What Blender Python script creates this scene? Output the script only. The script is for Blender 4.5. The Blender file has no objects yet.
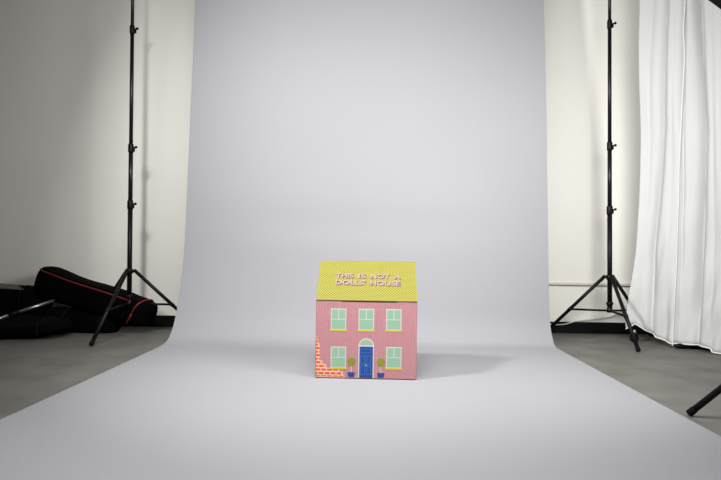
import bpy, bmesh, math, random
from mathutils import Vector, Matrix, noise
random.seed(7)
PI = math.pi
sc = bpy.context.scene
C = bpy.context.collection

# ------------------------------------------------------------------ camera
F = 560.0; CAM_H = 0.677
cam_d = bpy.data.cameras.new('camera'); cam = bpy.data.objects.new('camera', cam_d); C.objects.link(cam)
cam_d.sensor_width = 36.0; cam_d.lens = F / 721 * 36.0; cam_d.clip_start = 0.02
CM = Matrix.Rotation(math.radians(90 + 0.92), 4, 'X') @ Matrix.Rotation(math.radians(0.90), 4, 'Z')
cam.matrix_world = Matrix.Translation((0, 0, CAM_H)) @ CM
sc.camera = cam

# ------------------------------------------------------------------ world, lights, exposure
w = bpy.data.worlds.new('world'); sc.world = w; w.use_nodes = True
w.node_tree.nodes['Background'].inputs[0].default_value = (1, 1, 1, 1)
w.node_tree.nodes['Background'].inputs[1].default_value = 0.05
vs = sc.view_settings
vs.view_transform = 'Standard'; vs.look = 'None'; vs.gamma = 1; vs.use_curve_mapping = False
vs.exposure = 0.0
LEFT_HEAD = Vector((-1.42, 2.02, 2.15)); LEFT_AIM = Vector((0.6, 4.2, 1.1))
RIGHT_HEAD = Vector((1.41, 1.95, 1.78)); RIGHT_AIM = Vector((0.66, 4.05, 0.95))
def aim(loc, target):
    return (Vector(target) - Vector(loc)).to_track_quat('-Z', 'Y')
def area(name, loc, target, size, power, shape='SQUARE', col=(1, 1, 1), spread=PI):
    l = bpy.data.lights.new(name, 'AREA'); l.shape = shape; l.size = size; l.energy = power; l.color = col; l.spread = spread
    o = bpy.data.objects.new(name, l); C.objects.link(o)
    o.location = loc; o.rotation_mode = 'QUATERNION'; o.rotation_quaternion = aim(loc, target)
    return o
area('left_flash', LEFT_HEAD, LEFT_AIM, 0.30, 68, 'SQUARE', (1.0, 0.99, 0.985), math.radians(126))
area('right_flash', RIGHT_HEAD, RIGHT_AIM, 1.00, 51, 'DISK', (1.0, 0.99, 0.985), math.radians(132))
area('rear_overhead_fill', (0, 2.2, 3.2), (0, 3.6, 1.5), 1.6, 82, 'SQUARE', (0.99, 0.995, 1.0))  # added fill above the frame, brightens the hanging paper; no known fixture
area('middle_overhead_fill', (-0.2, 0.9, 3.1), (-0.2, 2.0, 0), 1.2, 36, 'SQUARE', (0.99, 0.995, 1.0), math.radians(80))  # second added unseen fill, narrow, lifts the paper on the near floor

# ------------------------------------------------------------------ pixel measurements to places
def ray(x, y):
    d = Vector(((x - 360.5) / F, (240 - y) / F, -1.0))
    return (CM.to_3x3() @ d)
def onY(x, y, Y):                        # point of the pixel's ray at depth Y
    d = ray(x, y); t = Y / d.y
    return Vector((d.x * t, Y, CAM_H + d.z * t))
def onG(x, y, h=0.0):                    # point at height h
    d = ray(x, y); t = (h - CAM_H) / d.z
    return Vector((d.x * t, d.y * t, h))

# ------------------------------------------------------------------ materials
MATS = {}
def mat(name, col, rough=0.6, metal=0.0, spec=0.5, noise_scale=None, noise_amt=0.08, bump=0.0, bump_scale=50, sheen=0):
    if name in MATS: return MATS[name]
    m = bpy.data.materials.new(name); m.use_nodes = True; nt = m.node_tree
    b = nt.nodes['Principled BSDF']
    b.inputs['Base Color'].default_value = (*col, 1); b.inputs['Roughness'].default_value = rough
    b.inputs['Metallic'].default_value = metal; b.inputs['Specular IOR Level'].default_value = spec
    if sheen: b.inputs['Sheen Weight'].default_value = sheen
    tc = nt.nodes.new('ShaderNodeTexCoord')
    if noise_scale:
        n = nt.nodes.new('ShaderNodeTexNoise'); n.inputs['Scale'].default_value = noise_scale; n.inputs['Detail'].default_value = 5
        nt.links.new(tc.outputs['Object'], n.inputs['Vector'])
        r = nt.nodes.new('ShaderNodeValToRGB')
        r.color_ramp.elements[0].position = 0.3; r.color_ramp.elements[1].position = 0.7
        r.color_ramp.elements[0].color = (*[c * (1 - noise_amt) for c in col], 1)
        r.color_ramp.elements[1].color = (*[min(1, c * (1 + noise_amt)) for c in col], 1)
        nt.links.new(n.outputs['Fac'], r.inputs['Fac']); nt.links.new(r.outputs['Color'], b.inputs['Base Color'])
    if bump:
        n2 = nt.nodes.new('ShaderNodeTexNoise'); n2.inputs['Scale'].default_value = bump_scale; n2.inputs['Detail'].default_value = 4
        nt.links.new(tc.outputs['Object'], n2.inputs['Vector'])
        bp = nt.nodes.new('ShaderNodeBump'); bp.inputs['Strength'].default_value = bump; bp.inputs['Distance'].default_value = 0.01
        nt.links.new(n2.outputs['Fac'], bp.inputs['Height']); nt.links.new(bp.outputs['Normal'], b.inputs['Normal'])
    MATS[name] = m
    return m
def s(r, g, b):                           # sRGB bytes to linear
    f = lambda c: (c / 255 / 12.92) if c <= 10 else ((c / 255 + 0.055) / 1.055) ** 2.4
    return (f(r), f(g), f(b))

M_wall = mat('painted_wall', s(226, 224, 216), 0.75, noise_scale=1.5, noise_amt=0.015, bump=0.05, bump_scale=120)
M_ceil = mat('ceiling_paint', s(150, 150, 148), 0.9)
M_base = mat('black_gloss_paint', s(9, 8, 8), 0.5, spec=0.2)
M_trim = mat('trim_paint', s(205, 200, 190), 0.6)
M_paper = mat('seamless_paper', s(130, 130, 133), 0.85, spec=0.2, noise_scale=1.2, noise_amt=0.012, bump=0.02, bump_scale=6)
M_black = mat('black_powder_coat', s(9, 8, 9), 0.45, spec=0.15)
M_tube = mat('black_anodised_tube', s(12, 10, 11), 0.35, spec=0.3)
M_rub = mat('black_rubber', s(8, 8, 8), 0.8, spec=0.1)
M_bag = mat('black_nylon', s(2, 2, 2), 0.9, spec=0.04, bump=0.3, bump_scale=40)
M_bag2 = mat('worn_black_nylon', s(3, 3, 3), 0.9, spec=0.05, bump=0.4, bump_scale=25)
M_red = mat('red_piping', s(112, 6, 20), 0.6)
M_cloth = mat('white_cotton', s(184, 185, 183), 0.85, spec=0.15, bump=0.06, bump_scale=60)
M_seam = mat('white_stitched_hem', s(206, 206, 204), 0.8)
M_steel = mat('brushed_steel', s(170, 168, 165), 0.35, metal=0.9)
M_grey = mat('grey_felt', s(84, 82, 79), 0.95)
M_cable = mat('white_cable', s(205, 202, 195), 0.6)
M_diff = mat('white_diffuser', s(240, 240, 240), 0.9)

def floor_mat():
    m = bpy.data.materials.new('concrete'); m.use_nodes = True; nt = m.node_tree; b = nt.nodes['Principled BSDF']
    tc = nt.nodes.new('ShaderNodeTexCoord')
    n = nt.nodes.new('ShaderNodeTexNoise'); n.inputs['Scale'].default_value = 3.6; n.inputs['Detail'].default_value = 8; n.inputs['Roughness'].default_value = 0.65
    r = nt.nodes.new('ShaderNodeValToRGB'); r.color_ramp.elements[0].position = 0.3; r.color_ramp.elements[1].position = 0.72
    r.color_ramp.elements[0].color = (*s(76, 74, 70), 1); r.color_ramp.elements[1].color = (*s(100, 98, 92), 1)
    nt.links.new(tc.outputs['Object'], n.inputs['Vector']); nt.links.new(n.outputs['Fac'], r.inputs['Fac'])
    nt.links.new(r.outputs['Color'], b.inputs['Base Color']); b.inputs['Roughness'].default_value = 0.55; b.inputs['Specular IOR Level'].default_value = 0.3
    return m
M_floor = floor_mat()

# ------------------------------------------------------------------ mesh helpers
def link(name, bm, m, parent=None, smooth=False, autosmooth=None):
    me = bpy.data.meshes.new(name); bmesh.ops.recalc_face_normals(bm, faces=bm.faces); bm.to_mesh(me); bm.free()
    for mm in (m if isinstance(m, (list, tuple)) else [m]): me.materials.append(mm)
    if smooth:
        for p in me.polygons: p.use_smooth = True
    o = bpy.data.objects.new(name, me); C.objects.link(o)
    if parent: o.parent = parent
    return o
def tag(o, label=None, cat=None, group=None, kind=None):
    if label: o['label'] = label
    if cat: o['category'] = cat
    if group: o['group'] = group
    if kind: o['kind'] = kind
    return o
def thing(name, loc, rz=0):
    o = bpy.data.objects.new(name, None); C.objects.link(o); o.location = loc; o.rotation_euler = (0, 0, rz); o.empty_display_size = 0.05
    return o
def box(bm, x0, x1, y0, y1, z0, z1, mi=0, bev=0):
    v = [bm.verts.new((x, y, z)) for x in (x0, x1) for y in (y0, y1) for z in (z0, z1)]
    fs = [(0, 1, 3, 2), (4, 6, 7, 5), (0, 4, 5, 1), (2, 3, 7, 6), (0, 2, 6, 4), (1, 5, 7, 3)]
    out = []
    for f in fs:
        fc = bm.faces.new([v[i] for i in f]); fc.material_index = mi; out.append(fc)
    if bev:
        es = set(e for f in out for e in f.edges)
        bmesh.ops.bevel(bm, geom=list(es), offset=bev, segments=2, affect='EDGES')
def prism(bm, pts, y0, y1, mi=0):        # pts in (x,z), extruded along y
    a = [bm.verts.new((x, y0, z)) for x, z in pts]; b = [bm.verts.new((x, y1, z)) for x, z in pts]
    n = len(pts)
    for f in [a, b[::-1]] + [[a[i], b[i], b[(i + 1) % n], a[(i + 1) % n]] for i in range(n)]:
        fc = bm.faces.new(f); fc.material_index = mi
def tube(bm, pts, r, n=12, caps=True, mi=0):
    pts = [Vector(p) for p in pts]
    rr = r if isinstance(r, (list, tuple)) else [r] * len(pts)
    rings = []; up = None
    for i, p in enumerate(pts):
        t = (pts[min(i + 1, len(pts) - 1)] - pts[max(i - 1, 0)]).normalized()
        if up is None:
            up = Vector((0, 0, 1)) if abs(t.z) < 0.9 else Vector((1, 0, 0))
        a = t.cross(up).normalized(); b = a.cross(t).normalized(); up = b
        rings.append([bm.verts.new(p + rr[i] * (math.cos(2 * PI * k / n) * a + math.sin(2 * PI * k / n) * b)) for k in range(n)])
    for i in range(len(rings) - 1):
        for k in range(n):
            fc = bm.faces.new((rings[i][k], rings[i][(k + 1) % n], rings[i + 1][(k + 1) % n], rings[i + 1][k])); fc.smooth = True; fc.material_index = mi
    if caps:
        bm.faces.new(rings[0][::-1]).material_index = mi; bm.faces.new(rings[-1]).material_index = mi
def tube_obj(name, pts, r, m, parent=None, n=12):
    bm = bmesh.new(); tube(bm, pts, r, n); return link(name, bm, m, parent)

# ------------------------------------------------------------------ the room
WY = 4.71; RX0, RX1, RY0, RH = -3.7, 3.5, -3.2, 3.3
def plane_box(name, *a, m=None):
    bm = bmesh.new(); box(bm, *a); o = link(name, bm, m); tag(o, kind='structure'); return o
plane_box('floor', RX0, RX1, RY0, WY, -0.1, 0, m=M_floor)
plane_box('ceiling', RX0, RX1, RY0, WY, RH, RH + 0.1, m=M_ceil)
plane_box('wall_back', RX0, RX1, WY, WY + 0.1, 0, RH, m=M_wall)
plane_box('wall_left', RX0 - 0.1, RX0, RY0, WY, 0, RH, m=M_ceil)
plane_box('wall_right', RX1, RX1 + 0.1, RY0, WY, 0, RH, m=M_ceil)
plane_box('wall_front', RX0, RX1, RY0 - 0.1, RY0, 0, RH, m=M_ceil)
bm = bmesh.new(); box(bm, RX0, RX1, WY - 0.016, WY, 0, 0.094, bev=0.003); tag(link('baseboard_back', bm, M_base), kind='structure')
zt = onY(590, 284, WY).z
bm = bmesh.new(); box(bm, 1.0, RX1, WY - 0.022, WY, zt - 0.012, zt + 0.010, bev=0.004); tag(link('trim_1', bm, M_trim), kind='structure')

# ------------------------------------------------------------------ seamless paper backdrop
GL0, GL1 = onG(0, 420.7), onG(163.7, 345.3)
GR0, GR1 = onG(721, 437.6), onG(556.5, 348.5)
def edge_profile(g0, g1, px):
    d = (g1 - g0).normalized(); nrm = Vector((d.y, -d.x, 0)); out = []
    for x, y in px:
        r = ray(x, y); t = (g0 - cam.location).dot(nrm) / r.dot(nrm)
        p = cam.location + r * t; out.append(p)
    return d, out
cam.location = (0, 0, CAM_H)
Lpx = [(170.5, 335), (175, 320), (178.5, 300), (181.8, 275), (184.2, 250), (187, 190), (189.6, 130), (192.6, 60), (195.3, 0)]
Rpx = [(553.2, 341), (550.9, 330), (549.8, 318), (549.1, 295), (548.4, 262), (547.6, 190), (546.8, 130), (545.2, 60), (543.8, 0)]
dL, PL = edge_profile(GL0, GL1, Lpx); dR, PR = edge_profile(GR0, GR1, Rpx)
def full(g0, g1, d, P):
    back = g0 - d * ((g0.y + 0.9) / d.y)                     # the loose end lies under and behind the camera
    pts = [back + (g1 - back) * (i / 12) for i in range(12)] + [g1] + P
    top = P[-1] + (P[-1] - P[-2]).normalized() * ((2.84 - P[-1].z) / (P[-1] - P[-2]).normalized().z)
    return pts + [top]
FL, FR = full(GL0, GL1, dL, PL), full(GR0, GR1, dR, PR)
def catmull(pts, sub=6):
    out = []
    for i in range(len(pts) - 1):
        p0, p1, p2, p3 = pts[max(i - 1, 0)], pts[i], pts[i + 1], pts[min(i + 2, len(pts) - 1)]
        for k in range(sub):
            t = k / sub
            out.append(0.5 * ((2 * p1) + (p2 - p0) * t + (2 * p0 - 5 * p1 + 4 * p2 - p3) * t * t + (3 * p1 - p0 - 3 * p2 + p3) * t ** 3))
    out.append(pts[-1]); return out
CL, CR = catmull(FL), catmull(FR)
def relax(P, n):
    for _ in range(n):
        P = [P[0]] + [P[i] if P[i].z > 0.9 or P[i].y < 3.0 else (P[i - 1] + 2 * P[i] + P[i + 1]) / 4 for i in range(1, len(P) - 1)] + [P[-1]]
    return P
CL, CR = relax(CL, 10), relax(CR, 5)
for q in (CL, CR):
    for p in q:
        p.z = max(p.z, 0.0) + 0.0035
bm = bmesh.new(); NU = 48; grid = []
for j in range(len(CL)):
    row = []
    for i in range(NU + 1):
        u = i / NU; p = CL[j].lerp(CR[j], u)
        if p.z > 0.3:                                          # the gentle ripples of hanging paper
            k = min(1, (p.z - 0.3) / 0.5); e = math.sin(PI * u)
            p.y += e * k * (0.014 * math.exp(-((p.z - 0.86) / 0.10) ** 2) / max(k, 0.3) * min(1, (p.z - 0.3) / 0.3) + 0.006 * math.sin(p.z * 5.1 + 0.8) + 0.010 * noise.noise(Vector((u * 2.2, p.z * 0.9, 3))))
        row.append(bm.verts.new(p))
    grid.append(row)
for j in range(len(grid) - 1):
    for i in range(NU):
        bm.faces.new((grid[j][i], grid[j][i + 1], grid[j + 1][i + 1], grid[j + 1][i])).smooth = True
me_p = link('paper_backdrop', bm, M_paper)
so = me_p.modifiers.new('thickness', 'SOLIDIFY'); so.thickness = 0.0012; so.offset = 1
es_ = me_p.modifiers.new('crisp_edges', 'EDGE_SPLIT'); es_.split_angle = math.radians(50)
tag(me_p, 'wide pale grey seamless paper backdrop hanging down and sweeping forward over the floor', 'backdrop')
topL, topR = CL[-1], CR[-1]
ax = (topR - topL).normalized(); RC = 0.045
bm = bmesh.new(); a = topL + Vector((0, RC, 0)); b = topR + Vector((0, RC, 0))
tube(bm, [a - ax * 0.01, b + ax * 0.01], RC, 32)
roll = link('paper_roll', bm, M_paper, me_p)

# ------------------------------------------------------------------ tripod stands
def zat(x, y, Y): return onY(x, y, Y).z
def stand(label, base, top, joints, radii, feet_ang, foot_r, collar_z, bottom_z, knob_dir, group=None, name='backdrop_stand'):
    """base / top: axis points (z=0 and z=top); joints: heights of clamp collars; radii: section radii from the bottom."""
    t = thing(name, (base.x, base.y, 0)); tag(t, label, 'stand', group)
    def A(z): k = z / top.z; return Vector(((top.x - base.x) * k, (top.y - base.y) * k, z))
    zs = [bottom_z] + joints + [top.z]
    for i in range(len(zs) - 1):
        bm = bmesh.new(); tube(bm, [A(zs[i]), A(zs[i + 1])], radii[i], 16); link('pole_section', bm, M_tube if i else M_black, t)
    for i, z in enumerate(joints):
        bm = bmesh.new(); r = radii[i] + 0.0045
        tube(bm, [A(z - 0.035), A(z - 0.028), A(z + 0.022), A(z + 0.032)], [r - 0.002, r, r, r - 0.003], 16)
        box(bm, *(A(z).x + q for q in (0.008 if knob_dir > 0 else -0.030, 0.030 if knob_dir > 0 else -0.008)), A(z).y - 0.009, A(z).y + 0.009, z - 0.028, z + 0.004, bev=0.003)
        c = link('clamp_collar', bm, M_black, t)
        bm = bmesh.new(); k = A(z - 0.0); d = Vector((knob_dir, -0.15, 0.12)).normalized()
        tube(bm, [k + d * 0.012, k + d * 0.034], 0.0045, 10)
        tube(bm, [k + d * 0.034 + Vector((0, 0, 0)), k + d * 0.038, k + d * 0.046, k + d * 0.05], [0.007, 0.010, 0.010, 0.007], 12)
        link('clamp_knob', bm, M_black, c)
    bm = bmesh.new(); tube(bm, [A(collar_z - 0.022), A(collar_z - 0.018), A(collar_z + 0.014), A(collar_z + 0.018)], [0.02, 0.025, 0.025, 0.02], 20)
    for an in feet_ang:
        d = Vector((math.cos(an), math.sin(an), 0)); p = A(collar_z)
        tube(bm, [p + d * 0.015, p + d * 0.045], 0.012, 8)
    link('leg_collar', bm, M_black, t)
    bm = bmesh.new(); tube(bm, [A(bottom_z - 0.004), A(bottom_z), A(bottom_z + 0.02), A(bottom_z + 0.026), A(bottom_z + 0.053), A(bottom_z + 0.058), A(bottom_z + 0.073), A(bottom_z + 0.078)], [0.020, 0.024, 0.024, 0.0195, 0.0195, 0.026, 0.026, 0.0195], 20)
    link('brace_collar', bm, M_black, t)
    for an in feet_ang:
        d = Vector((math.cos(an), math.sin(an), 0))
        p0 = A(collar_z) + d * 0.04; p1 = d * foot_r + Vector((0, 0, 0.012)); lv = (p1 - p0)
        bm = bmesh.new(); tube(bm, [p0 - lv.normalized() * 0.012, p1], 0.0132, 12); lg = link('leg', bm, M_black, t)
        bm = bmesh.new(); u = lv.normalized()
        tube(bm, [p1 - u * 0.03, p1 - u * 0.027, p1, p1 + u * 0.004], [0.0138, 0.015, 0.015, 0.009], 12); link('rubber_foot', bm, M_rub, lg)
        tt = 0.56; q = p0 + lv * tt; bz = A(bottom_z + 0.01) + d * 0.02
        bm = bmesh.new(); tube(bm, [bz, q], 0.0085, 10)
        tube(bm, [q - u * 0.014, q + u * 0.014], 0.0155, 12)
        link('brace', bm, M_black, t)
    return t
R4 = [0.0178, 0.0160, 0.0142, 0.0122]
# left: pole at x 129.2 (bottom) and 132.6 (top of the frame)
YS = 4.26
lb, lt = onY(129.2, 303, YS), onY(132.6, 0, YS)
k = (lt - lb) / (lt.z - lb.z); lbase = lb - k * lb.z; ltop = lb + k * (2.9 - lb.z)
YR = 4.33
rb, rt = onY(609.7, 312, YR), onY(609.6, 0, YR)
k = (rt - rb) / (rt.z - rb.z); rbase = rb - k * rb.z; rtop = rb + k * (2.9 - rb.z)
lf = onG(91, 346.5); rf = onG(638.5, 352.5)
la = math.atan2(lf.y - lbase.y, lf.x - lbase.x); ra = math.atan2(rf.y - rbase.y, rf.x - rbase.x)
lr = (Vector((lf.x, lf.y)) - Vector((lbase.x, lbase.y))).length; rr_ = (Vector((rf.x, rf.y)) - Vector((rbase.x, rbase.y))).length
stand('tall black backdrop tripod stand left of the paper, in front of the black bags', lbase, ltop,
      [zat(130, 204.5, YS), zat(131, 148, YS), zat(132, 29.5, YS)], R4, [la, la + 2 * PI / 3, la - 2 * PI / 3], lr,
      zat(129.5, 271, YS), zat(129.2, 305, YS), 1, 'backdrop support stands')
stand('tall black backdrop tripod stand between the paper and the white curtain', rbase, rtop,
      [zat(610, 210, YR), zat(610, 146, YR), zat(609.5, 24, YR)], R4, [ra, ra + 2 * PI / 3, ra - 2 * PI / 3], rr_,
      zat(609.7, 277, YR), zat(609.7, 312, YR), 1, 'backdrop support stands')
# crossbar carrying the roll, above the frame
bm = bmesh.new(); zc = 2.905
pts = [Vector((ltop.x - 0.05, ltop.y, zc + 0.012)), Vector((rtop.x + 0.05, rtop.y, zc + 0.012))]
tube(bm, pts, 0.016, 16)
cb = link('crossbar', bm, M_tube); tag(cb, 'black crossbar carrying the paper between the two backdrop stands', 'bar')

# ------------------------------------------------------------------ studio flash on the right
foot = onG(689, 416.5, 0.0)
c2 = Vector((foot.x + 0.43, foot.y - 0.25, 0)); fa = math.atan2(foot.y - c2.y, foot.x - c2.x); fr = (foot - c2).length
hd = (RIGHT_AIM - RIGHT_HEAD).normalized()
ls = stand('black light stand at the right edge, one leg reaching to the paper', c2, Vector((c2.x, c2.y, 1.08)), [0.78], [0.0175, 0.015],
      [fa, fa + 2 * PI / 3, fa - 2 * PI / 3], fr, 0.50, 0.24, 1, name='light_stand')
hb = RIGHT_HEAD - hd * 0.62                      # behind the flash head
tube_obj('boom_arm', catmull([Vector((0, 0, 1.07)), Vector((0.06, -0.22, 1.10)), Vector((0.02, -0.62, 1.35)), hb - Vector((c2.x, c2.y, 0)) + Vector((0.02, -0.05, -0.12)), hb - Vector((c2.x, c2.y, 0)) + Vector((0, 0, -0.07))], 6), 0.012, M_black, ls)
M_soft = mat('softbox_fabric', s(44, 46, 49), 0.7, spec=0.3)
def softbox(name, label, head, target, rad, depth, sides, rot=0.0):
    t = thing(name, head); tag(t, label, 'studio light')
    t.rotation_mode = 'QUATERNION'; t.rotation_quaternion = aim(head, target)
    def ring(bm, r, z, n=sides):
        return [bm.verts.new((r * math.cos(2 * PI * (i + .5) / n + rot), r * math.sin(2 * PI * (i + .5) / n + rot), z)) for i in range(n)]
    bm = bmesh.new(); rs = [ring(bm, r, z) for r, z in ((rad, -0.02), (rad, 0.03), (rad * 0.80, depth * 0.45), (rad * 0.5, depth * 0.8), (0.09, depth))]
    for a, b in zip(rs, rs[1:]):
        for i in range(sides): bm.faces.new((a[i], a[(i + 1) % sides], b[(i + 1) % sides], b[i]))
    o = link('fabric_shell', bm, M_soft, t); so = o.modifiers.new('thickness', 'SOLIDIFY'); so.thickness = 0.004
    bm = bmesh.new(); bm.faces.new(ring(bm, rad * 0.985, 0.012)); o = link('diffuser', bm, M_diff, t)
    so = o.modifiers.new('thickness', 'SOLIDIFY'); so.thickness = 0.001
    bm = bmesh.new(); tube(bm, [(0, 0, depth - 0.01), (0, 0, depth + 0.02), (0, 0, depth + 0.24), (0, 0, depth + 0.26)], [0.08, 0.065, 0.06, 0.05], 20)
    link('flash_head', bm, M_black, t)
    return t
softbox('octagonal_softbox', 'black softbox whose slanting edge cuts across the top right corner', RIGHT_HEAD - hd * 0.03, RIGHT_AIM, 0.60, 0.46, 8, PI / 8 - 0.2)

# ------------------------------------------------------------------ curtain on the right
def plan(px):                      # plan line of the curtain, from beside the wall forward to the right
    pts = [(618, 4.31), (636, 4.26), (655, 4.16), (672, 4.05), (700, 3.92), (721, 3.80), (760, 3.62), (800, 3.48)]
    for (a, ya), (b, yb) in zip(pts, pts[1:]):
        if px <= b: return ya + (yb - ya) * (px - a) / (b - a)
    return pts[-1][1]
def interp(tab, x):
    if x <= tab[0][0]: return tab[0][1]
    for (a, va), (b, vb) in zip(tab, tab[1:]):
        if x <= b: return va + (vb - va) * (x - a) / (b - a)
    return tab[-1][1]
hem = [(627, 0.095), (632, 0.115), (636, 0.138), (655, 0.052), (672, 0.028), (700, 0.036), (711, 0.028), (713, 0.008), (721, 0.006), (800, 0.006)]
left_edge = [(0, 641.5), (130, 641), (200, 639), (250, 636.5), (280, 634), (300, 630), (325, 626.5)]   # pixel row -> column
# folds: (column at top, column at row 130, at row 250, at the hem), depth, width in columns, narrow side
folds = [((667, 662, 651, 648), 0.065, 3.6), ((687, 683, 680, 677), 0.030, 2.2), ((699, 703, 697, 694), 0.080, 4.5),
         ((653, 650, 643, 640), 0.010, 3.0), ((677, 672, 668, 664), 0.008, 3.0), ((712, 714, 712, 711), 0.012, 3.0),
         ((735, 735, 734, 733), 0.04, 4), ((755, 755, 754, 754), 0.04, 4)]
def foldx(f, row):
    return interp([(0, f[0]), (130, f[1]), (250, f[2]), (345, f[3])], row)
bm = bmesh.new(); NC = 150; NR = 90; ZT = 3.15; g = []
for r in range(NR + 1):
    row = []
    for c in range(NC + 1):
        u = c / NC; v = r / NR
        # rough pixel row of this height at the plan depth
        pb = 627 + u * (795 - 627)
        Y = plan(pb); zh = interp(hem, pb); z = ZT + (zh - ZT) * v
        rowpx = 240 - F * ((z - CAM_H) / Y - 0.0161) + (pb - 360) * 0.0157
        rp = max(-60, min(350, rowpx))
        le = interp(left_edge, rp); px = le + u * (795 - le)
        Y = plan(px)
        kz = min(1, max(0.35, 1 - (rp - 200) / 260)) if rp > 200 else 1
        d = 0
        for f, dep, wd in folds:
            q = (px - foldx(f, rp)) / wd
            d += dep * kz * math.exp(-q * q * 0.9) if q > 0 else dep * kz * math.exp(-abs(q) * 1.6)
        nz = noise.noise(Vector((px * 0.045, z * 1.1, 1.3))) * 0.030 + noise.noise(Vector((px * 0.11, z * 2.4 + px * 0.04, 7.3))) * 0.006
        crump = max(0, (rp - 190) / 150) * noise.noise(Vector((px * 0.09, z * 5.5 - px * 0.06, 4.4))) * 0.030
        X = (px - 360.5) / F * Y * 1.0 + 0.0157 * (CAM_H - z) * -1.0
        X = (px - 360.5) / F * Y - 0.0157 * (z - CAM_H)
        nrm = Vector((-0.86, -0.5, 0))
        P = Vector((X, Y, z)) - nrm * (d + nz + crump)
        row.append(bm.verts.new(P))
    g.append(row)
for r in range(NR):
    for c in range(NC):
        bm.faces.new((g[r][c], g[r][c + 1], g[r + 1][c + 1], g[r + 1][c])).smooth = True
hem_pts = [v.co.copy() for v in g[-1]]
seam_cols = []
for r in list(range(0, NR + 1)) + [NR]:
    best = min(range(NC + 1), key=lambda c: abs((g[r][c].co.x * F / g[r][c].co.y + 360.5) - foldx(folds[1][0], 240 - F * ((g[r][c].co.z - CAM_H) / g[r][c].co.y - 0.0161) + 5) + 2.5))
    seam_cols.append(g[r][best].co.copy())
cur = link('curtain', bm, M_cloth); so = cur.modifiers.new('thickness', 'SOLIDIFY'); so.thickness = 0.002
tag(cur, 'long white cotton curtain hanging in soft folds down to the floor at the right', 'curtain')
tube_obj('hem', [p + Vector((-0.003, -0.003, 0.004)) for p in hem_pts], 0.005, M_seam, cur, 8)
sm = [seam_cols[i] + Vector((-0.007, -0.006, 0)) for i in list(range(0, len(seam_cols) - 1, 5)) + [len(seam_cols) - 1]]
tube_obj('seam', catmull(sm, 4), 0.0045, M_seam, cur, 8)
tube_obj('curtain_rail', [Vector(g_) for g_ in ((hem_pts[0].x + 0.05, hem_pts[0].y, ZT + 0.02), (hem_pts[75].x + 0.05, hem_pts[75].y, ZT + 0.02), (hem_pts[-1].x + 0.05, hem_pts[-1].y, ZT + 0.02))], 0.012, M_steel, cur)

# wheeled base peeking out below the curtain
w1 = onG(634, 342, 0); w1 = Vector((w1.x, w1.y, 0))
dl = thing('wheeled_base', (w1.x, w1.y, 0)); tag(dl, 'black wheeled rack base peeking out below the white curtain hem', 'rack')
q = onG(676, 349.5, 0); bar0 = Vector((q.x - w1.x + 0.012, q.y - w1.y + 0.03, 0)); q2 = onG(712, 352, 0); bar1 = Vector((q2.x - w1.x + 0.10, q2.y - w1.y + 0.12, 0))
bm = bmesh.new(); d = (bar1 - bar0).normalized(); n_ = Vector((-d.y, d.x, 0))
tube(bm, [bar0 + Vector((0, 0, .02)), bar0 + d * 0.03 + Vector((0, 0, .02)), bar1 + Vector((0, 0, .02))], [0.012, 0.019, 0.019], 14)
link('base_bar', bm, M_black, dl)
def caster(p, ang):
    bm = bmesh.new(); a = Vector((math.cos(ang), math.sin(ang), 0)); c = p + Vector((0, 0, 0.033))
    tube(bm, [c - a * 0.012, c - a * 0.009, c + a * 0.009, c + a * 0.012], [0.027, 0.033, 0.033, 0.027], 24); wh = link('caster_wheel', bm, M_rub, dl)
    bm = bmesh.new(); tube(bm, [c - a * 0.0135, c + a * 0.0135], 0.012, 16); link('hub', bm, M_steel, wh)
    bm = bmesh.new(); tube(bm, [c + Vector((0, 0, .035)), c + Vector((0, 0, .06))], [0.022, 0.012], 12)
    for sg in (-1, 1):
        tube(bm, [c + a * sg * 0.017, c + a * sg * 0.017 + Vector((0, 0, 0.042))], 0.004, 8)
    tube(bm, [c - a * 0.02 + Vector((0, 0, .038)), c + a * 0.02 + Vector((0, 0, .038))], 0.006, 8)
    link('caster_fork', bm, M_steel, wh)
caster(Vector((0, 0, 0)), 0.5)

# cable along the foot of the wall
cp = [onY(x, y, WY - 0.022) for x, y in ((540, 320), (551, 324.3), (564, 324.3), (577, 321), (596, 318.7), (615, 315), (628, 305), (640, 296))]
cab = tube_obj('cable', catmull(cp, 6), 0.0045, M_cable, None, 8)
tag(cab, 'thin white cable running along the wall above the black baseboard behind the right stand', 'cable')

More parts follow.
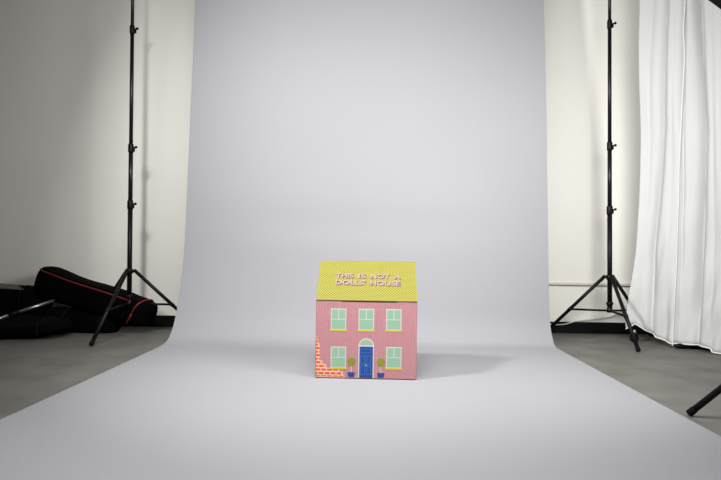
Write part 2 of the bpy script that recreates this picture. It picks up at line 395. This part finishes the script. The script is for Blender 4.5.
# ------------------------------------------------------------------ bags on the left
def loft_bag(bm, pts, ws, hs, sup=2.6, n=36, nscale=5, namp=0.02, seed=0, endround=True, sub=5):
    """soft bag along pts; superellipse section of half-width w and half-height h"""
    path = catmull([Vector(p) for p in pts], sub); m = len(path) - 1; rings = []
    def iv(tab, t):
        x = t * (len(tab) - 1); i = min(int(x), len(tab) - 2); return tab[i] + (tab[i + 1] - tab[i]) * (x - i)
    for j, p in enumerate(path):
        t = (path[min(j + 1, m)] - path[max(j - 1, 0)]).normalized(); a = t.cross(Vector((0, 0, 1))).normalized(); b = a.cross(t).normalized()
        w_, h_ = iv(ws, j / m), iv(hs, j / m); ring = []
        for k in range(n):
            th = 2 * PI * k / n; c, s_ = math.cos(th), math.sin(th)
            x = abs(c) ** (2 / sup) * (1 if c >= 0 else -1) * w_; y = abs(s_) ** (2 / sup) * (1 if s_ >= 0 else -1) * h_
            q = p + a * x + b * y
            q += (a * c + b * s_) * noise.noise(q * nscale + Vector((seed, seed * 2.1, 0))) * namp
            if q.z < 0.004: q.z = 0.004
            ring.append(q)
        rings.append(ring)
    vr = [[bm.verts.new(q) for q in r] for r in rings]
    for j in range(m):
        for k in range(n): bm.faces.new((vr[j][k], vr[j][(k + 1) % n], vr[j + 1][(k + 1) % n], vr[j + 1][k])).smooth = True
    for r in (vr[0], vr[-1]):
        c = bm.verts.new(sum((v.co for v in r), Vector()) / n)
        for k in range(n): bm.faces.new((r[k], r[(k + 1) % n], c)).smooth = True
    return rings
def R3(x, y, Y): return onY(x, y, Y)

# long bag with red piping, propped on the pile
A_, B_ = onY(46, 281.5, 4.50), onY(150, 315, 4.33)
dv = (B_ - A_); dn = dv.normalized()
bm = bmesh.new()
pts = [A_ - dn * 0.045, A_ - dn * 0.02, A_ + dv * 0.05, A_ + dv * 0.25, A_ + dv * 0.5, A_ + dv * 0.75, A_ + dv * 0.93, B_, B_ + dn * 0.02]
ws = [0.04, 0.095, 0.120, 0.13, 0.13, 0.125, 0.115, 0.09, 0.05]; hs = [0.065, 0.120, 0.128, 0.116, 0.114, 0.110, 0.105, 0.085, 0.05]
rings = loft_bag(bm, pts, ws, hs, 3.2, 36, 4, 0.012, 1)
lb_ = link('tripod_bag', bm, M_bag); tag(lb_, 'long black tripod bag with red piping, propped slanting on the black bags', 'bag')
kk = 24 + 3                     # ring index on the upper front shoulder
def ringpt(j, k, off=0.004):
    r = rings[j]; c = sum(r, Vector()) / len(r); q = r[k % 36]; return q + (q - c).normalized() * off
def nearest_shoulder(j):        # the section's point most up-and-forward
    return max(range(36), key=lambda k: rings[j][k].z * 0.85 - rings[j][k].y * 1.0)
path = [ringpt(j, nearest_shoulder(j)) for j in range(5, 29)]
path = [Vector(p) for p in path]
for _ in range(3):
    path = [path[0]] + [(path[i - 1] + path[i] * 2 + path[i + 1]) / 4 for i in range(1, len(path) - 1)] + [path[-1]]
tube_obj('zip_piping', path, 0.0055, M_red, lb_, 8)
jr = 29
def fring(x, k):
    i0 = int(x); a_, b_ = ringpt(i0, k), ringpt(i0 + 1, k); return a_.lerp(b_, x - i0)
tube_obj('end_piping', [fring(jr + 0.3 + 1.6 * math.sin(2 * PI * k / 36), k) for k in range(37)], 0.005, M_red, lb_, 8)
path = [ringpt(j, nearest_shoulder(j) + (2 if rings[j][(nearest_shoulder(j) + 2) % 36].y > rings[j][nearest_shoulder(j)].y else -2), 0.003) for j in range(6, 31)]
tube_obj('zip', path, 0.004, M_rub, lb_, 6)
# carrying handle
hp = [ringpt(12, nearest_shoulder(12), 0.004), ringpt(13, nearest_shoulder(13), 0.03) + Vector((0, -0.03, 0)), ringpt(16, nearest_shoulder(16), 0.03) + Vector((0, -0.035, -0.02)), ringpt(17, nearest_shoulder(17), 0.004)]

def bag(name, label, px0, px1, zc0, zc1, Y0, Y1, w_, h_, seed, m=M_bag2, sup=2.8, namp=0.05):
    a = Vector((onY(px0, 300, Y0).x, Y0, zc0)); b = Vector((onY(px1, 300, Y1).x, Y1, zc1)); d = b - a; u = d.normalized()
    bm = bmesh.new()
    rg = loft_bag(bm, [a, a + u * 0.03, a + d * 0.15, a + d * 0.4, a + d * 0.65, a + d * 0.88, b - u * 0.02, b],
             [w_ * .35, w_ * .75, w_, w_ * 1.05, w_, w_ * .9, w_ * .65, w_ * .3], [h_ * .35, h_ * .75, h_, h_ * 1.02, h_, h_ * .9, h_ * .65, h_ * .3], sup, 36, 4.5, namp, seed)
    o = link(name, bm, m); tag(o, label, 'bag'); 
    mid = len(rg) // 2
    for off in (-4, 5):         # webbing straps round the bag
        r = rg[mid + off]; c = sum(r, Vector()) / 36
        tube_obj('strap', [q + (q - c).normalized() * 0.003 for q in r] + [r[0] + (r[0] - c).normalized() * 0.003], 0.006, M_rub, o, 6)
    path = [rg[j][9] + Vector((0, 0, 0.003)) for j in range(4, len(rg) - 4)]
    tube_obj('zip', path, 0.004, M_rub, o, 6)
    return o
bag('equipment_bag', 'big slouching black equipment bag on the floor at the left edge, under the silver pole', -45, 70, 0.068, 0.080, 4.01, 4.12, 0.19, 0.066, 3)
bag('duffel_bag', 'dark duffel bag against the wall, behind the silver pole', -60, 50, 0.17, 0.165, 4.47, 4.52, 0.14, 0.160, 5)
bag('flat_bag', 'low black bag beneath the red-piped bag, between it and the floor', 44, 120, 0.105, 0.050, 4.37, 4.36, 0.10, 0.080, 9, M_bag, 2.6, 0.02)
# silver pole lying in the pile
p0, p1 = onY(-12, 322.3, 3.97), onY(53, 300.8, 4.27)
sp = thing('silver_pole', p0); tag(sp, 'thin silver metal pole lying slanted between the black bags', 'pole')
dd = p1 - p0
tube_obj('tube', [Vector((0, 0, 0)), dd * 0.30], 0.0115, M_steel, sp)
tube_obj('clamp', [dd * 0.30, dd * 0.46], 0.014, M_black, sp)
tube_obj('tube', [dd * 0.46, dd], 0.0115, M_steel, sp)
tube_obj('end_stud', [dd * 1.0, dd * 1.05], 0.008, M_black, sp)
# grey blanket on the far bag
bm = bmesh.new(); a = onY(-40, 282.5, 4.50); b = onY(33, 289, 4.50)
loft_bag(bm, [a, a.lerp(b, .1), a.lerp(b, .4), a.lerp(b, .7), a.lerp(b, .93), b], [.05, .11, .12, .12, .1, .03], [.014, .018, .018, .016, .010, .004], 2.4, 30, 6, 0.012, 2)
gb = link('grey_blanket', bm, M_grey); tag(gb, 'folded grey blanket lying on the black bags at the left edge', 'blanket')

# ------------------------------------------------------------------ the printed house box
K = 0.517 / 98.7
HW, HH, HD, RIDGE = 0.5255 / 2, 0.400, 0.440, 0.600
M_dark = mat('dark_card', s(52, 30, 22), 0.8)
M_cream = mat('cream_print', s(165, 160, 153), 0.6)
M_green = mat('mint_print', s(113, 145, 123), 0.55)
M_yel = mat('yellow_print', s(162, 150, 24), 0.55)
M_blue = mat('blue_print', s(3, 50, 116), 0.5)
M_lblue = mat('light_blue_print', s(58, 98, 155), 0.55)
M_pot = mat('pot_blue_print', s(13, 49, 108), 0.5)
M_leaf = mat('leaf_print', s(105, 109, 25), 0.6, noise_scale=160, noise_amt=0.15)
M_brick = mat('orange_print', s(180, 66, 0), 0.55)
M_mort = mat('mortar_print', s(192, 160, 144), 0.6)
M_lpink = mat('pink_lettering', s(129, 106, 108), 0.55)
M_maroon = mat('maroon_lettering', s(40, 18, 20), 0.6)
def pattern_mat(name, base, alt, w_, h_, mortar, squash=1.0, use='XZ', third=None):
    m = bpy.data.materials.new(name); m.use_nodes = True; nt = m.node_tree; b = nt.nodes['Principled BSDF']
    uv = nt.nodes.new('ShaderNodeUVMap')
    br = nt.nodes.new('ShaderNodeTexBrick'); br.offset = 0.5; br.inputs['Scale'].default_value = 1.0
    br.inputs['Color1'].default_value = (*base, 1); br.inputs['Color2'].default_value = (*(third or base), 1); br.inputs['Mortar'].default_value = (*alt, 1)
    br.inputs['Brick Width'].default_value = w_; br.inputs['Row Height'].default_value = h_; br.inputs['Mortar Size'].default_value = mortar
    br.inputs['Mortar Smooth'].default_value = 0.1
    nt.links.new(uv.outputs['UV'], br.inputs['Vector']); nt.links.new(br.outputs['Color'], b.inputs['Base Color'])
    b.inputs['Roughness'].default_value = 0.55; b.inputs['Specular IOR Level'].default_value = 0.3
    return m
M_pink = pattern_mat('pink_brick_print', s(148, 96, 101), s(161, 121, 125), 0.0125, 0.0080, 0.0014, third=s(129, 78, 86))
def roof_mat():
    m = bpy.data.materials.new('yellow_scale_print'); m.use_nodes = True; nt = m.node_tree; b = nt.nodes['Principled BSDF']
    uv = nt.nodes.new('ShaderNodeUVMap'); sep = nt.nodes.new('ShaderNodeSeparateXYZ'); nt.links.new(uv.outputs['UV'], sep.inputs[0])
    def math_(op, a, b_=None):
        n = nt.nodes.new('ShaderNodeMath'); n.operation = op
        for i, q in enumerate((a, b_)):
            if q is None: continue
            if isinstance(q, (int, float)): n.inputs[i].default_value = q
            else: nt.links.new(q, n.inputs[i])
        return n.outputs[0]
    P = 0.0153
    row = math_('FLOOR', math_('DIVIDE', sep.outputs['Y'], P * 0.46))
    odd = math_('MULTIPLY', math_('MODULO', row, 2.0), 0.5)
    fx = math_('FRACT', math_('ADD', math_('DIVIDE', sep.outputs['X'], P), odd))
    fy = math_('FRACT', math_('DIVIDE', sep.outputs['Y'], P * 0.46))
    dx = math_('ABSOLUTE', math_('SUBTRACT', fx, 0.5)); dy = math_('ABSOLUTE', math_('SUBTRACT', fy, 0.5))
    inside = math_('LESS_THAN', math_('ADD', math_('MULTIPLY', dx, 1.25), math_('MULTIPLY', dy, 0.8)), 0.40)
    mix = nt.nodes.new('ShaderNodeMix'); mix.data_type = 'RGBA'
    mix.inputs['A'].default_value = (*s(128, 124, 41), 1); mix.inputs['B'].default_value = (*s(50, 41, 24), 1)
    nt.links.new(inside, mix.inputs['Factor']); nt.links.new(mix.outputs['Result'], b.inputs['Base Color'])
    b.inputs['Roughness'].default_value = 0.55; b.inputs['Specular IOR Level'].default_value = 0.3
    return m
M_roof = roof_mat()
def box_uv(o):
    me = o.data; uvl = me.uv_layers.new(name='UVMap')
    for p in me.polygons:
        n = p.normal
        for li in p.loop_indices:
            co = me.vertices[me.loops[li].vertex_index].co
            if abs(n.x) > 0.8: uvl.data[li].uv = (co.y + 2, co.z + 2)
            elif abs(n.y) > 0.95: uvl.data[li].uv = (co.z + 2, co.x + 2)
            elif abs(n.z) > 0.95: uvl.data[li].uv = (co.x + 2, co.y + 2)
            else: uvl.data[li].uv = (co.x + 2, math.hypot(co.y, co.z) + 2)
fl_, fr2 = onG(317.0, 377.4), onG(415.6, 379.6)
ctr = (fl_ + fr2) / 2; yaw = math.atan2(fr2.y - fl_.y, fr2.x - fl_.x)
bl = 0.0085
hs_ = thing('house_box', (ctr.x - 0.0042, ctr.y - 0.029, bl), yaw)
tag(hs_, 'pink and yellow printed cardboard house box standing on the grey paper', 'box')
EPS = 0.0004
def hx(px): return (px - 366.35) * K
def hz(px, py): return (376.9 + (px - 317) * 0.0225 - py) * K
# body: pentagonal prism
bm = bmesh.new()
pent = [(0, 0), (HD, 0), (HD, HH), (HD / 2, RIDGE - 0.006), (0, HH)]
a = [bm.verts.new((-HW, y, z)) for y, z in pent]; b = [bm.verts.new((HW, y, z)) for y, z in pent]
bm.faces.new(a); bm.faces.new(b[::-1])
for i in range(5): bm.faces.new((a[i], b[i], b[(i + 1) % 5], a[(i + 1) % 5]))
es = [e for e in bm.edges if abs(e.verts[0].co.x - e.verts[1].co.x) < 1e-6 and abs(e.verts[0].co.z - e.verts[1].co.z) > .3 and abs(e.verts[0].co.y-e.verts[1].co.y) < 1e-6]
bmesh.ops.bevel(bm, geom=es, offset=0.0025, segments=3, affect='EDGES')
body = link('walls', bm, M_pink, hs_); box_uv(body)
# roof: one folded sheet, front and back slopes
bm = bmesh.new(); T = 0.003; OV = 0.001
fy, fz = -0.002, HH - 0.001
def slope(y0, z0, y1, z1):
    d = Vector((0, y1 - y0, z1 - z0)).normalized(); n = Vector((0, -d.z, d.y)) if y1 > y0 else Vector((0, d.z, -d.y)); n = n * T
    if n.z < 0: n = -n
    vs_ = []
    for X in (-HW - OV, HW + OV):
        vs_.append([bm.verts.new((X, y0, z0)), bm.verts.new((X, y1, z1)), bm.verts.new((X, y1 + (n.y if False else 0), z1 + T * 1.4)), bm.verts.new((X, y0 + n.y, z0 + n.z))])
    a, b = vs_
    bm.faces.new(a); bm.faces.new(b[::-1])
    for i in range(4): bm.faces.new((a[i], b[i], b[(i + 1) % 4], a[(i + 1) % 4]))
slope(fy, fz, HD / 2, RIDGE - 0.004); slope(HD - fy, fz, HD / 2, RIDGE - 0.004)
roof = link('roof', bm, M_roof, hs_); box_uv(roof)
# slot line under the eave and base edge
bm = bmesh.new(); box(bm, hx(342), hx(396), -0.0012, 0, HH - 0.0065, HH - 0.0010); link('lid_slot', bm, M_dark, hs_)
bm = bmesh.new(); box(bm, -HW + 0.006, HW - 0.008, -0.0006, HD - 0.004, -bl + 0.0042, 0.0); bf = link('base_flap', bm, M_dark, hs_)
def flat(pts, lvl, bm, mi=0): prism(bm, pts, -EPS * lvl, 0.0, mi)
def rect(x0, x1, y0, y1, bm, lvl=1, mi=0):            # pixel rectangle on the front
    xm = (x0 + x1) / 2
    flat([(hx(x0), hz(xm, y1)), (hx(x1), hz(xm, y1)), (hx(x1), hz(xm, y0)), (hx(x0), hz(xm, y0))], lvl, bm, mi)
def window(x0, x1, y0, y1):
    bm = bmesh.new(); rect(x0, x1, y0, y1, bm, 1); wn = link('window', bm, M_cream, hs_)
    bm = bmesh.new(); xm = (x0 + x1) / 2; ym = y0 + (y1 - y0) * 0.505; t_ = 1.0
    rect(x0 + t_, xm - .45, y0 + 1, ym - .4, bm, 2); rect(xm + .45, x1 - t_, y0 + 1, ym - .4, bm, 2); rect(x0 + t_, x1 - t_, ym + .5, y1 - .8, bm, 2)
    link('panes', bm, M_green, wn)
    bm = bmesh.new(); rect(x0 - .8, x1 + .8, y1, y1 + 1.75, bm, 3); link('sill', bm, M_yel, wn)
for a in ((331.0, 346.4, 309.1, 330.0), (358.5, 374.0, 309.5, 330.4), (385.8, 401.1, 310.0, 330.7),
          (331.6, 346.9, 346.8, 367.4), (386.4, 401.7, 347.4, 368.0)): window(*a)
# front door with arched surround
bm = bmesh.new(); cx = 366.7; arc = [(cx + 7.7 * math.cos(t), 346.6 - 7.9 * math.sin(t)) for t in [PI * i / 24 for i in range(25)]]
pp = [(cx - 7.7, 377.7), (cx + 7.7, 377.7)] + arc
flat([(hx(x), max(0.0005, hz(cx, y))) for x, y in pp], 1, bm); sur = link('door_surround', bm, M_cream, hs_)
bm = bmesh.new(); arc = [(cx + 6.2 * math.cos(t), 345.3 - 5.2 * math.sin(t)) for t in [PI * i / 24 for i in range(25)]]
flat([(hx(x), hz(cx, y)) for x, y in arc], 2, bm); link('fanlight', bm, M_green, sur)
bm = bmesh.new()
for an in (PI * .33, PI * .67):
    x1, y1 = cx + 6.2 * math.cos(an), 345.3 - 5.2 * math.sin(an)
    flat([(hx(cx - .2), hz(cx, 345.3)), (hx(cx + .2), hz(cx, 345.3)), (hx(x1 + .2), hz(cx, y1)), (hx(x1 - .2), hz(cx, y1))], 2.4, bm)
link('fanlight_bars', bm, mat('pale_mint_print', s(139, 161, 148), .55), sur)
bm = bmesh.new(); rect(cx - 6.6, cx + 6.6, 347.0, 377.7, bm, 2); dr = link('front_door', bm, M_blue, hs_)
def outline(x0, x1, y0, y1, t_, bm):
    rect(x0, x1, y0, y0 + t_, bm, 3); rect(x0, x1, y1 - t_, y1, bm, 3); rect(x0, x0 + t_, y0 + t_, y1 - t_, bm, 3); rect(x1 - t_, x1, y0 + t_, y1 - t_, bm, 3)
for a in ((361.2, 371.6, 349.1, 353.3), (361.2, 365.6, 355.8, 364.4), (367.3, 371.6, 355.8, 364.4), (361.2, 365.6, 366.2, 374.6), (367.3, 371.6, 366.2, 374.6)):
    bm = bmesh.new(); outline(*a, 0.42, bm); link('door_panel', bm, M_lblue, dr)
bm = bmesh.new(); flat([(hx(cx + .65 * math.cos(t)), hz(cx, 365.3 + .65 * math.sin(t))) for t in [2 * PI * i / 12 for i in range(12)]], 4, bm); link('door_knob', bm, M_cream, dr)
# topiary trees in blue pots
for X, Yc in ((352.1, 362.0), (381.4, 362.7)):
    bm = bmesh.new(); flat([(hx(X + 4.1 * math.cos(t)), hz(X, Yc + 4.2 * math.sin(t))) for t in [2 * PI * i / 28 for i in range(28)]], 2, bm); tp = link('topiary', bm, M_leaf, hs_)
    bm = bmesh.new(); rect(X - .3, X + .3, Yc + 4.1, Yc + 10.2, bm, 1.5); link('stem', bm, M_cream, tp)
    bm = bmesh.new(); y = Yc + 10.2
    flat([(hx(a_), hz(X, b_)) for a_, b_ in ((X - 3.7, y), (X + 3.7, y), (X + 3.5, y + 1.5), (X + 2.9, y + 4.5), (X - 2.9, y + 4.5), (X - 3.5, y + 1.5))], 3, bm); link('pot', bm, M_pot, tp)
# patch of orange bricks in the lower left corner
bm = bmesh.new(); x0 = 316.9 
rows = [(376.0, 28), (372.8, 26.5), (369.3, 22.5), (365.8, 10), (362.3, 6.2), (358.8, 4.4), (355.3, 4.2), (351.8, 4.2), (348.3, 4.0), (344.9, 3.2), (341.5, 2.2), (338.2, 1.4)]
brs = bmesh.new()
for i, (yc, wd) in enumerate(rows):
    z0, z1 = max(0.0006, hz(320, yc + 1.75)), hz(320, yc - 1.75)
    wl = wd + (0.8 if wd > 5 else .2)
    flat([(hx(x0), z0), (hx(x0 + wl), z0), (hx(x0 + wl - .5), z1), (hx(x0), z1)], 1, bm)
    x = -(2.9 if i % 2 else 0.6)
    while x < wd:
        a_, b_ = max(0.05, x), min(wd, x + 4.9)
        if b_ - a_ > 0.5:
            flat([(hx(x0 + a_), z0 + .0040), (hx(x0 + b_), z0 + .0040), (hx(x0 + b_ - (.5 if b_ == wd else 0)), z1 - .0037), (hx(x0 + a_), z1 - .0037)], 2.5, brs)
        x += 5.9
bp = link('brick_patch', bm, M_mort, hs_); link('bricks', brs, M_brick, bp)
# lettering on the front slope
sd = Vector((0, HD / 2 - fy, RIDGE - 0.004 - fz)); SL = sd.length; su = sd.normalized(); sn = Vector((0, -su.z, su.y))
def word(txt, x0, x1, yb, yt, body_m, lift, dx=0, dy=0, off=0.0):
    cu = bpy.data.curves.new('t', 'FONT'); cu.body = txt; cu.size = 1; cu.offset = off; cu.extrude = 0.02; cu.resolution_u = 3
    o = bpy.data.objects.new('t', cu); C.objects.link(o); dg = bpy.context.evaluated_depsgraph_get(); dg.update()
    me = bpy.data.meshes.new_from_object(o.evaluated_get(dg)); bpy.data.objects.remove(o); bpy.data.curves.remove(cu)
    xs = [v.co.x for v in me.vertices]; ys = [v.co.y for v in me.vertices]
    # the roof's front slope: row 302 is the eave, row 261.5 the ridge
    def sl(y): return (302.0 - y) / (302.0 - 261.6)
    def wpx(x, y): return (x - 366.6) / ((100.2 - 5.6 * sl(y)) / 2) * (HW + OV)
    for v in me.vertices:
        fx_ = (v.co.x - min(xs)) / (max(xs) - min(xs)); fy_ = (v.co.y - min(ys)) / (max(ys) - min(ys))
        X = x0 - 0.5 + (x1 - x0) * fx_ + dx; Y = yb + 0.8 + (yt - yb) * fy_ + dy
        xx = wpx(X, Y); s_ = sl(Y - (X - 366) * 0.017 * 0 ); 
        zt_ = Vector((0, fy, fz)) + su * (s_ * SL) + sn * (T + 0.0002 + (lift if v.co.z > 0 else 0))
        v.co = Vector((xx, zt_.y, zt_.z))
    return me
def islands(me, name, m):
    """split a word's mesh into one object per letter, left to right"""
    bm = bmesh.new(); bm.from_mesh(me); bpy.data.meshes.remove(me)
    seen = set(); groups = []
    for v in bm.verts:
        if v in seen: continue
        st = [v]; grp = set([v])
        while st:
            q = st.pop()
            for e in q.link_edges:
                o = e.other_vert(q)
                if o not in grp: grp.add(o); st.append(o)
        seen |= grp; groups.append(grp)
    groups.sort(key=lambda g_: min(v.co.x for v in g_)); out = []
    for grp in groups:
        b2 = bmesh.new(); mp = {v: b2.verts.new(v.co) for v in grp}
        for f in bm.faces:
            if f.verts[0] in grp:
                try: b2.faces.new([mp[v] for v in f.verts])
                except ValueError: pass
        out.append(link(name, b2, m, hs_))
    bm.free(); return out
def lettering(words):
    for a in words:
        top = islands(word(*a, M_lpink, 0.0011, 0, 0, 0.022), 'letter', M_lpink)
        sh = islands(word(*a, M_maroon, 0.0006, 0.7, 0.75, 0.04), 'letter_shadow', M_maroon)
        for l_, s_ in zip(top, sh): s_.parent = l_
# even sloped text rows: row numbers at the text's own columns
lettering([('THIS', 335.8, 353.2, 278.6, 274.0), ('IS', 357.8, 366.0, 278.7, 274.1), ('NOT', 370.3, 389.3, 278.9, 274.3), ('A', 393.4, 400.0, 279.0, 274.4)])
lettering([("DOLLS'", 335.5, 365.2, 285.9, 281.0), ('HOUSE', 370.0, 399.8, 286.2, 281.4)])
